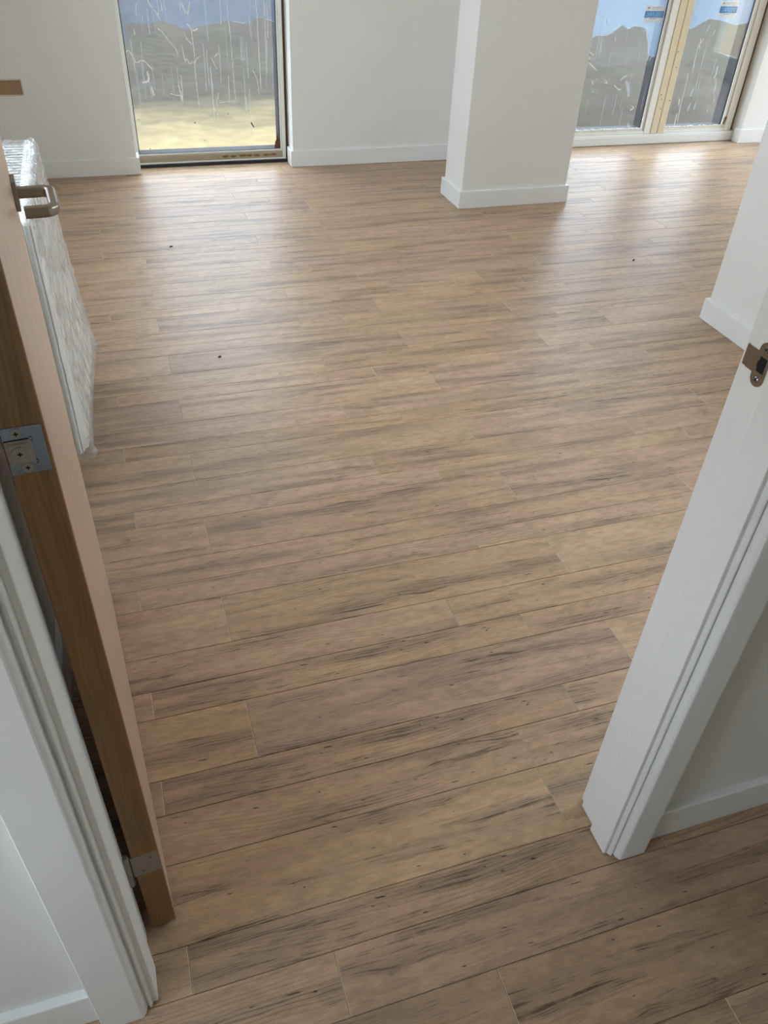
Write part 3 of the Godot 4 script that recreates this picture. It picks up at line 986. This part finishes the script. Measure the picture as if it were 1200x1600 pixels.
func build_double_window() -> void:
	var w := base("window_2")
	tag(w, "white double window with a raw timber post between its two panes", "window", "structure")
	var st := mb()
	for k in [[3.256, 3.268], [3.930, 4.127], [4.658, 4.75]]:
		bx(st, Vector3(k[0], 0.06, -5.762), Vector3(k[1], 2.2, -5.670), 0.001)
	bx(st, Vector3(3.25, 0.072, -5.762), Vector3(4.74, 0.103, -5.670), 0.001)
	bx(st, Vector3(3.15, -0.05, -5.80), Vector3(3.256, 2.2, -5.762), 0.001)
	bx(st, Vector3(4.68, -0.05, -5.80), Vector3(4.80, 2.2, -5.762), 0.001)
	bx(st, Vector3(3.256, -0.05, -5.80), Vector3(4.68, 0.07, -5.762), 0.001)
	obj("outer_lining", st, M.outer_cladding, w)
	st = mb()
	# left sash, right sash and head
	bx(st, Vector3(3.185, 0.07, -5.74), Vector3(3.255, 2.2, -5.632), 0.003)
	bx(st, Vector3(3.255, 0.09, -5.6595), Vector3(3.270, 2.2, -5.644), 0.002)
	bx(st, Vector3(3.927, 0.09, -5.6595), Vector3(3.948, 2.2, -5.644), 0.002)
	bx(st, Vector3(3.951, 0.07, -5.666), Vector3(4.008, 2.2, -5.632), 0.003)
	bx(st, Vector3(4.655, 0.09, -5.6595), Vector3(4.680, 2.2, -5.644), 0.002)
	bx(st, Vector3(4.683, 0.07, -5.666), Vector3(4.742, 2.2, -5.632), 0.003)
	bx(st, Vector3(3.255, 2.14, -5.74), Vector3(4.683, 2.2, -5.634), 0.003)
	bx(st, Vector3(3.255, 0.07, -5.666), Vector3(3.951, 0.090, -5.634), 0.003)
	bx(st, Vector3(4.128, 0.07, -5.666), Vector3(4.683, 0.090, -5.634), 0.003)
	bx(st, Vector3(3.270, 0.090, -5.6595), Vector3(3.927, 0.104, -5.645), 0.002)
	bx(st, Vector3(4.128, 0.090, -5.6595), Vector3(4.655, 0.106, -5.645), 0.002)
	obj("frame", st, M.frame_white, w)
	for k in [[4.008, 4.066], [4.069, 4.128]]:
		st = mb()
		bx(st, Vector3(k[0], 0.07, -5.666), Vector3(k[1], 2.2, -5.628), 0.003)
		obj("timber_post", st, M.raw_timber, w).set_meta("label", "raw pale timber post")
	for p in [[4.028, 0.34], [4.038, 0.31], [4.05, 0.245], [4.10, 0.52], [4.085, 0.62], [4.112, 0.30]]:
		st = mb()
		lathe(st, [[0.0045, 0.0], [0.003, 0.0012], [0.0, 0.0014]], 9, Transform3D(Basis(Vector3.RIGHT, PI / 2), Vector3(p[0], p[1], -5.6282)))
		obj("nail_hole", st, M.dirt, w)
	st = mb()
	bx(st, Vector3(4.742, 0.06, -5.76), Vector3(4.774, 2.2, -5.655), 0.001)
	bx(st, Vector3(3.186, 0.06, -5.76), Vector3(3.198, 2.2, -5.655), 0.001)
	obj("packing_gap", st, M.raw_gap, w)
	st = mb()
	bx(st, Vector3(3.198, 0.0015, -5.632), Vector3(4.774, 0.060, -5.612), 0.003)
	bx(st, Vector3(3.198, 0.055, -5.76), Vector3(4.774, 0.070, -5.616), 0.003)
	obj("sill_board", st, M.gloss_white, w)
	st = mb()
	lumpy(st, Vector3(3.272, 0.106, -5.644), Vector3(3.93, 0.106, -5.644), 0.008, 60)
	lumpy(st, Vector3(4.13, 0.108, -5.644), Vector3(4.66, 0.108, -5.644), 0.008, 50)
	lumpy(st, Vector3(4.66, 0.106, -5.642), Vector3(4.735, 0.075, -5.632), 0.010, 14)
	obj("filler_bead", st, M.caulk, w).set_meta("kind", "stuff")
	st = mb()
	lumpy(st, Vector3(4.668, 0.115, -5.641), Vector3(4.680, 0.175, -5.641), 0.009, 10)
	obj("foam_scrap", st, M.raw_gap, w)
	pane(w, 3.268, 3.929, 0.102, 2.142, -5.660)
	pane(w, 4.128, 4.657, 0.104, 2.142, -5.660)
	st = mb()
	strokes(st, DRIPS_A2, -5.660)
	strokes(st, DRIPS_B2, -5.660)
	obj("paint_drips", st, M.paint_drip, w).set_meta("kind", "stuff")
	st = mb()
	for k in 40:
		var x := rng.randf_range(3.40, 3.91) if k % 2 == 0 else rng.randf_range(4.15, 4.63)
		var y := rng.randf_range(0.25, 1.1)
		strokes(st, "%.1f:%.3f,%.3f %.3f,%.3f %.3f,%.3f" % [rng.randf_range(3.0, 9.0), x, y, x + rng.randf_range(-0.004, 0.004), y - 0.06, x + rng.randf_range(-0.006, 0.006), y - rng.randf_range(0.08, 0.25)], -5.660, 0.0006)
	obj("dried_runs", st, M.dried_smear, w).set_meta("kind", "stuff")
	for line in (DRIPS_AB + ";" + DRIPS_BB).split(";"):
		st = mb()
		strokes(st, line, -5.660, 0.0008)
		obj("smear", st, M.dried_smear, w)
	st = mb()
	patch(st, outline_of("3.268,0.705 3.389,0.708 3.411,0.720 3.487,0.721 3.543,0.743 3.599,0.783 3.652,0.758 3.709,0.777 3.797,0.762 3.835,0.68 3.864,0.593 3.928,0.581 3.928,2.14 3.268,2.14"), -5.6690, 0.0006)
	obj("protective_film", st, M.protective_film, w).set_meta("label", "torn blue protective film")
	st = mb()
	patch(st, outline_of("4.130,0.755 4.186,0.761 4.242,0.789 4.313,0.821 4.427,0.809 4.548,0.781 4.656,0.797 4.656,2.14 4.130,2.14"), -5.6690, 0.0006)
	obj("protective_film", st, M.protective_film, w).set_meta("label", "torn blue protective film")
	sticker(w, 3.760, 3.920, 0.800, 0.901, -5.6664)
	sticker(w, 4.375, 4.528, 0.829, 0.932, -5.6664)


func build_side_windows() -> void:
	# the openings out of the frame that light the warm corner and the hall
	var w := base("window_3")
	tag(w, "window in the side wall that lights the warm corner", "window", "structure")
	var st := mb()
	bx(st, Vector3(6.36, 0.12, -5.3), Vector3(6.44, 2.2, -5.24), 0.003)
	bx(st, Vector3(6.36, 0.12, -3.16), Vector3(6.44, 2.2, -3.1), 0.003)
	bx(st, Vector3(6.36, 2.14, -5.24), Vector3(6.44, 2.2, -3.16), 0.003)
	bx(st, Vector3(6.36, 0.12, -5.24), Vector3(6.44, 0.18, -3.16), 0.003)
	obj("frame", st, M.frame_white, w)
	st = mb()
	bx(st, Vector3(6.395, 0.18, -5.24), Vector3(6.401, 2.14, -3.16), 0.0003)
	obj("pane", st, M.pane_glass, w)
	var v := base("window_5")
	tag(v, "wide window in the left wall above the wrapped radiator", "window", "structure")
	st = mb()
	bx(st, Vector3(-0.70, 0.98, -4.1), Vector3(-0.63, 2.2, -4.04), 0.003)
	bx(st, Vector3(-0.70, 0.98, -1.96), Vector3(-0.63, 2.2, -1.9), 0.003)
	bx(st, Vector3(-0.70, 0.98, -3.03), Vector3(-0.63, 2.2, -2.97), 0.003)
	bx(st, Vector3(-0.70, 2.14, -4.04), Vector3(-0.63, 2.2, -1.96), 0.003)
	bx(st, Vector3(-0.70, 0.98, -4.04), Vector3(-0.63, 1.04, -1.96), 0.003)
	obj("frame", st, M.frame_white, v)
	for k in [[-4.04, -3.03], [-2.97, -1.96]]:
		st = mb()
		bx(st, Vector3(-0.668, 1.04, k[0]), Vector3(-0.662, 2.14, k[1]), 0.0003)
		obj("pane", st, M.pane_glass, v)
	var q := base("window_6")
	tag(q, "window in the right wall hidden behind the door jamb", "window", "structure")
	st = mb()
	bx(st, Vector3(2.62, 0.9, -2.25), Vector3(2.69, 2.2, -2.19), 0.003)
	bx(st, Vector3(2.62, 0.9, -1.01), Vector3(2.69, 2.2, -0.95), 0.003)
	bx(st, Vector3(2.62, 2.14, -2.19), Vector3(2.69, 2.2, -1.01), 0.003)
	bx(st, Vector3(2.62, 0.9, -2.19), Vector3(2.69, 0.96, -1.01), 0.003)
	obj("frame", st, M.frame_white, q)
	st = mb()
	bx(st, Vector3(2.652, 0.96, -2.19), Vector3(2.658, 2.14, -1.01), 0.0003)
	obj("pane", st, M.pane_glass, q)
	var h := base("window_4")
	tag(h, "window at the left end of the hall", "window", "structure")
	st = mb()
	bx(st, Vector3(-1.44, 0.6, -0.38), Vector3(-1.36, 2.05, -0.33), 0.003)
	bx(st, Vector3(-1.44, 0.6, 0.37), Vector3(-1.36, 2.05, 0.42), 0.003)
	bx(st, Vector3(-1.44, 2.0, -0.33), Vector3(-1.36, 2.05, 0.37), 0.003)
	bx(st, Vector3(-1.44, 0.6, -0.33), Vector3(-1.36, 0.65, 0.37), 0.003)
	obj("frame", st, M.frame_white, h)
	st = mb()
	bx(st, Vector3(-1.403, 0.65, -0.33), Vector3(-1.397, 2.0, 0.37), 0.0003)
	obj("pane", st, M.pane_glass, h)


# ---------------------------------------------------------------- outside the windows
func build_outside() -> void:
	var st := mb()
	var n := fnl(71, 3)
	var xs: Array[float] = []
	var zs: Array[float] = []
	for i in 49: xs.append(-24.0 + i * 1.0)
	for x in range(0, 30): xs.append(-1.5 + x * 0.25)
	xs.sort()
	for i in 34: zs.append(-5.79 - 0.12 * i)
	for i in 30: zs.append(-9.9 - 1.0 * i)
	var col := func(x: float, z: float) -> Color:
		# pale sand fades into grey earth; the fade imitates scatter in filmed glass
		var d := -5.9 - z
		var near := clampf(1.0 - absf(x - 0.75) / 2.3, 0, 1)
		var s := clampf(1.10 - d / 2.3 + n.get_noise_2d(x * 2.0, z * 2.0) * 0.22, 0, 1) * clampf(near * 2.5, 0, 1)
		var g := 0.95 + 0.18 * n.get_noise_2d(x * 0.9 + 40, z * 0.9)
		var earth := Color(0.064, 0.0575, 0.0465) * g
		return earth.lerp(Color(0.29, 0.226, 0.122), s * s * (3 - 2 * s))
	for i in xs.size() - 1:
		if xs[i + 1] - xs[i] < 0.01: continue
		for j in zs.size() - 1:
			for p in [[i, j], [i + 1, j + 1], [i + 1, j], [i, j], [i, j + 1], [i + 1, j + 1]]:
				st.set_color(col.call(xs[p[0]], zs[p[1]]))
				st.set_normal(Vector3.UP)
				st.add_vertex(Vector3(xs[p[0]], -0.14, zs[p[1]]))
	tag(obj("ground", st, M.earth), "bare grey earth with pale yellow sand outside the windows", "ground", "structure")
	# unseen low building, added across the street to hide the lowest sky
	st = mb()
	bx(st, Vector3(-26, -0.14, -26), Vector3(30, 4.4, -20), 0.02)
	prism(st, PackedVector2Array([Vector2(-26, -26), Vector2(30, -26), Vector2(30, -20), Vector2(-26, -20)]), 4.4, 4.7)
	tag(obj("added_terrace", st, M.terrace_render), "unseen dull building added across the street to hide low sky", "building", "structure")
	# unseen ground round the other sides, coloured bright to bounce warm light indoors
	st = mb()
	for b in [[Vector3(6.5, -0.3, -5.79), Vector3(24, -0.14, 6)], [Vector3(2.80, -0.3, -2.62), Vector3(6.5, -0.14, 6)], [Vector3(-24, -0.3, -5.79), Vector3(-1.55, -0.14, 6)]]:
		st.set_color(Color(0.62, 0.46, 0.27))
		bx(st, b[0], b[1], 0.001)
	tag(obj("bounce_ground", st, M.earth), "unseen ground beside the house coloured to bounce warm light indoors", "ground", "structure")


# ---------------------------------------------------------------- things
func build_radiator() -> void:
	var x0 := -0.404
	var x1 := -0.207
	var y0 := 0.15
	var y1 := 0.856
	var z0 := -2.918
	var z1 := -2.166
	var r := base("radiator", Vector3(0, 0, 0))
	tag(r, "new white radiator still wrapped in crinkled clear plastic behind the oak door", "radiator")
	var st := mb()
	bx(st, Vector3(x1 - 0.018, y0, z0), Vector3(x1, y1, z1), 0.006)
	obj("front_panel", st, M.enamel, r)
	st = mb()
	bx(st, Vector3(x0, y0, z0), Vector3(x0 + 0.018, y1, z1), 0.006)
	obj("back_panel", st, M.enamel, r)
	for z in [z0 + 0.004, z1 - 0.007]:
		st = mb()
		bx(st, Vector3(x0 + 0.004, y0 + 0.012, z), Vector3(x1 - 0.004, y1 - 0.004, z + 0.003), 0.001)
		obj("end_panel", st, M.shaded_enamel, r)
	st = mb()
	for k in 26:
		var z := lerpf(z0 + 0.02, z1 - 0.035, k / 25.0)
		bx(st, Vector3(x0 + 0.02, y1 - 0.008, z), Vector3(x1 - 0.02, y1 - 0.004, z + 0.012), 0.001)
	bx(st, Vector3(x0 + 0.018, y1 - 0.012, z0 + 0.01), Vector3(x0 + 0.03, y1 - 0.003, z1 - 0.01), 0.001)
	bx(st, Vector3(x1 - 0.03, y1 - 0.012, z0 + 0.01), Vector3(x1 - 0.018, y1 - 0.003, z1 - 0.01), 0.001)
	obj("top_grille", st, M.enamel, r)
	for z in [z0 + 0.12, z1 - 0.12]:
		st = mb()
		bx(st, Vector3(-0.556, 0.28, z - 0.015), Vector3(x0, 0.32, z + 0.015), 0.002)
		bx(st, Vector3(-0.556, 0.68, z - 0.015), Vector3(x0, 0.72, z + 0.015), 0.002)
		bx(st, Vector3(-0.558, 0.25, z - 0.02), Vector3(-0.552, 0.75, z + 0.02), 0.001)
		obj("bracket", st, M.enamel, r)
	for z in [z0 + 0.03, z1 - 0.03]:
		st = mb()
		lathe(st, [[0.0, 0.0], [0.0075, 0.0], [0.0075, 0.13], [0.016, 0.132], [0.016, 0.165], [0.0, 0.165]], 14, Transform3D(Basis.IDENTITY, Vector3(-0.31, 0, z)))
		obj("valve_pipe", st, M.pipe_white, r)
	# the wrap: over the top, down the front where it hangs loose, and tucked under
	var n1 := fnl(51, 2)
	var n2 := fnl(52, 3)
	var rows := []
	var nz := 110
	for i in nz + 1:
		var tz := float(i) / nz
		var z := lerpf(z0 - 0.012, z1 + 0.001, tz)
		var row := []
		for j in 101:
			var s := j / 100.0
			var p: Vector2
			var nor: Vector2
			if s < 0.22:
				p = Vector2(lerpf(x0 - 0.006, x1 - 0.012, s / 0.22), y1 + 0.006)
				nor = Vector2.DOWN * -1
			elif s < 0.30:
				var q := (s - 0.22) / 0.08 * PI / 2
				p = Vector2(x1 - 0.012 + sin(q) * 0.018, y1 - 0.012 + cos(q) * 0.018)
				nor = Vector2(sin(q), cos(q))
			elif s < 0.92:
				var q := (s - 0.30) / 0.62
				var loose := lerpf(0.052, 0.022, smoothstep(0.0, 0.9, tz)) * pow(q, 1.35)
				p = Vector2(x1 + 0.006 + loose, lerpf(y1 - 0.012, y0 - 0.006, q))
				nor = Vector2(1, 0)
			else:
				var q := (s - 0.92) / 0.08
				var loose := lerpf(0.052, 0.022, smoothstep(0.0, 0.9, tz))
				p = Vector2(lerpf(x1 + 0.006 + loose, x1 - 0.03, q), y0 - 0.006 - sin(q * PI) * 0.012)
				nor = Vector2(0.5, -0.8)
			var u := s * 1.1
			var front := smoothstep(0.24, 0.5, s)
			var ridge := 1.0 - absf(n1.get_noise_2d(z * 22.0 + u * 2.5, u * 5.5 - z * 5.0)) * 2.0
			var top_ridge := 1.0 - absf(n1.get_noise_2d(u * 13.0 + 9.0, z * 34.0 + u * 18.0)) * 2.0
			var fold := lerpf(top_ridge * 0.0065, ridge * 0.0080, front) + n2.get_noise_2d(z * 36.0, u * 36.0) * lerpf(0.0035, 0.0016, front)
			fold *= smoothstep(0.0, 0.10, 1.0 - tz) if front > 0.5 else 1.0
			p += nor * maxf(fold, -0.004)
			row.append(Vector3(p.x, p.y, z))
		rows.append(row)
	sheet(rows, M.clear_wrap, "plastic_wrap", r).set_meta("label", "crinkled clear plastic wrap")
	# a thin foam sheet under the wrap on the front
	var foam := []
	for i in 61:
		var tz := i / 60.0
		var row := []
		for j in 61:
			var q := j / 60.0
			var loose := lerpf(0.044, 0.018, smoothstep(0.0, 0.9, tz)) * pow(q, 1.35) * smoothstep(1.0, 0.93, tz)
			var z := lerpf(z0 - 0.006, z1 - 0.004, tz)
			var y := lerpf(y1 - 0.004, y0 + 0.004, q)
			row.append(Vector3(x1 + 0.003 + loose + 0.0035 * n2.get_noise_2d(z * 22.0 + 5.0, y * 9.0), y, z))
		foam.append(row)
	sheet(foam, M.foam_sheet, "foam_sheet", r)
	# folded wrap over the near end, thin and nearly flat
	rows = []
	for i in 25:
		var row := []
		for j in 13:
			var x := lerpf(x1 + 0.004, x0, j / 12.0)
			var y := lerpf(y1 + 0.002, y0 - 0.004, i / 24.0)
			row.append(Vector3(x, y, z1 + 0.006 + 0.003 * n2.get_noise_2d(x * 40.0, y * 12.0)))
		rows.append(row)
	sheet(rows, M.clear_wrap, "wrap_end", r)
	# gathered corners at the foot
	for c in [[Vector3(-0.158, 0.143, -2.905), 0.026], [Vector3(-0.183, 0.150, -2.178), 0.022], [Vector3(-0.182, 0.185, -2.19), 0.014]]:
		rows = []
		for i in 13:
			var row := []
			for j in 19:
				var th := PI * i / 12
				var ph := TAU * j / 18
				var dir := Vector3(sin(th) * cos(ph), cos(th), sin(th) * sin(ph))
				var k: float = c[1] * (0.75 + 0.6 * n2.get_noise_3d(dir.x * 2.2 + c[0].z, dir.y * 2.2, dir.z * 2.2))
				row.append(c[0] + dir * k * Vector3(0.9, 1.2, 1.0))
			rows.append(row)
		sheet(rows, M.clear_wrap, "gathered_corner", r)


func build_small_things() -> void:
	var s := base("socket_box", Vector3(-0.459, 0.505, -5.475))
	tag(s, "socket opening taped over with brown tape low on the far wall", "socket")
	var st := mb()
	# plaster lip round the opening
	bx(st, Vector3(-0.076, 0.036, -0.002), Vector3(0.076, 0.043, 0.006), 0.002)
	bx(st, Vector3(-0.076, -0.045, -0.002), Vector3(0.076, -0.038, 0.004), 0.002)
	bx(st, Vector3(-0.076, -0.038, -0.002), Vector3(-0.069, 0.036, 0.005), 0.002)
	bx(st, Vector3(0.069, -0.038, -0.002), Vector3(0.076, 0.036, 0.006), 0.002)
	obj("surround", st, M.plaster_edge, s)
	var n := fnl(81, 2)
	var rows := []
	for i in 17:
		var row := []
		for j in 33:
			var x := lerpf(-0.069, 0.069, j / 32.0)
			var y := lerpf(0.036, -0.038, i / 16.0)
			row.append(Vector3(x, y, 0.002 + 0.003 * n.get_noise_2d(x * 30, y * 45) + 0.004 * maxf(0, 1 - absf((x - 0.035) + y * 0.6) * 160)))
		rows.append(row)
	sheet(rows, M.brown_tape, "tape", s)
	for k in [[0.254, -4.206, 0.009, "tiny dark crumb lying on the bright floor before the single window"], [0.317, -2.971, 0.008, "tiny dark crumb on the planks midway to the single window"], [2.605, -3.540, 0.010, "tiny dark crumb on the bright planks before the double window"]]:
		st = mb()
		var o := rough_disc(k[2], 8, 0.5)
		prism(st, o, 0.0002, 0.005, Transform3D(Basis(Vector3.UP, 0.5), Vector3(k[0], 0, k[1])))
		tag(obj("crumb", st, M.dirt), k[3], "debris", "", "crumbs on the floor")


# ----------------------------------------------------------------
func _ready() -> void:
	rng.seed = 20
	cam = Camera3D.new()
	cam.name = "camera"
	cam.fov = 65.336
	cam.near = 0.05
	cam.far = 200.0
	add_child(cam)
	cam.transform = Transform3D(Basis(Vector3.UP, deg_to_rad(-19.7016)) * Basis(Vector3.RIGHT, deg_to_rad(-39.0395)) * Basis(Vector3.BACK, deg_to_rad(3.16177)), EYE)
	cam.current = true

	var sky := ProceduralSkyMaterial.new()
	sky.sky_top_color = Color(0.86, 0.93, 0.995)
	sky.sky_horizon_color = Color(0.91, 0.945, 0.985)
	sky.ground_bottom_color = Color(0.35, 0.33, 0.30)
	sky.ground_horizon_color = Color(0.55, 0.53, 0.50)
	sky.energy_multiplier = 1.0
	sky.sun_angle_max = 1.0
	var env := Environment.new()
	env.background_mode = Environment.BG_SKY
	env.sky = Sky.new()
	env.sky.sky_material = sky
	env.background_energy_multiplier = 9.0
	env.tonemap_mode = Environment.TONE_MAPPER_LINEAR
	env.tonemap_exposure = 1.0
	env.sdfgi_enabled = true
	env.ssao_enabled = true
	env.ssil_enabled = true
	var we := WorldEnvironment.new()
	we.name = "environment"
	we.environment = env
	add_child(we)

	materials()
	build_shell()
	build_floor()
	build_frame()
	build_door()
	build_single_window()
	build_double_window()
	build_side_windows()
	build_outside()
	build_radiator()
	build_small_things()
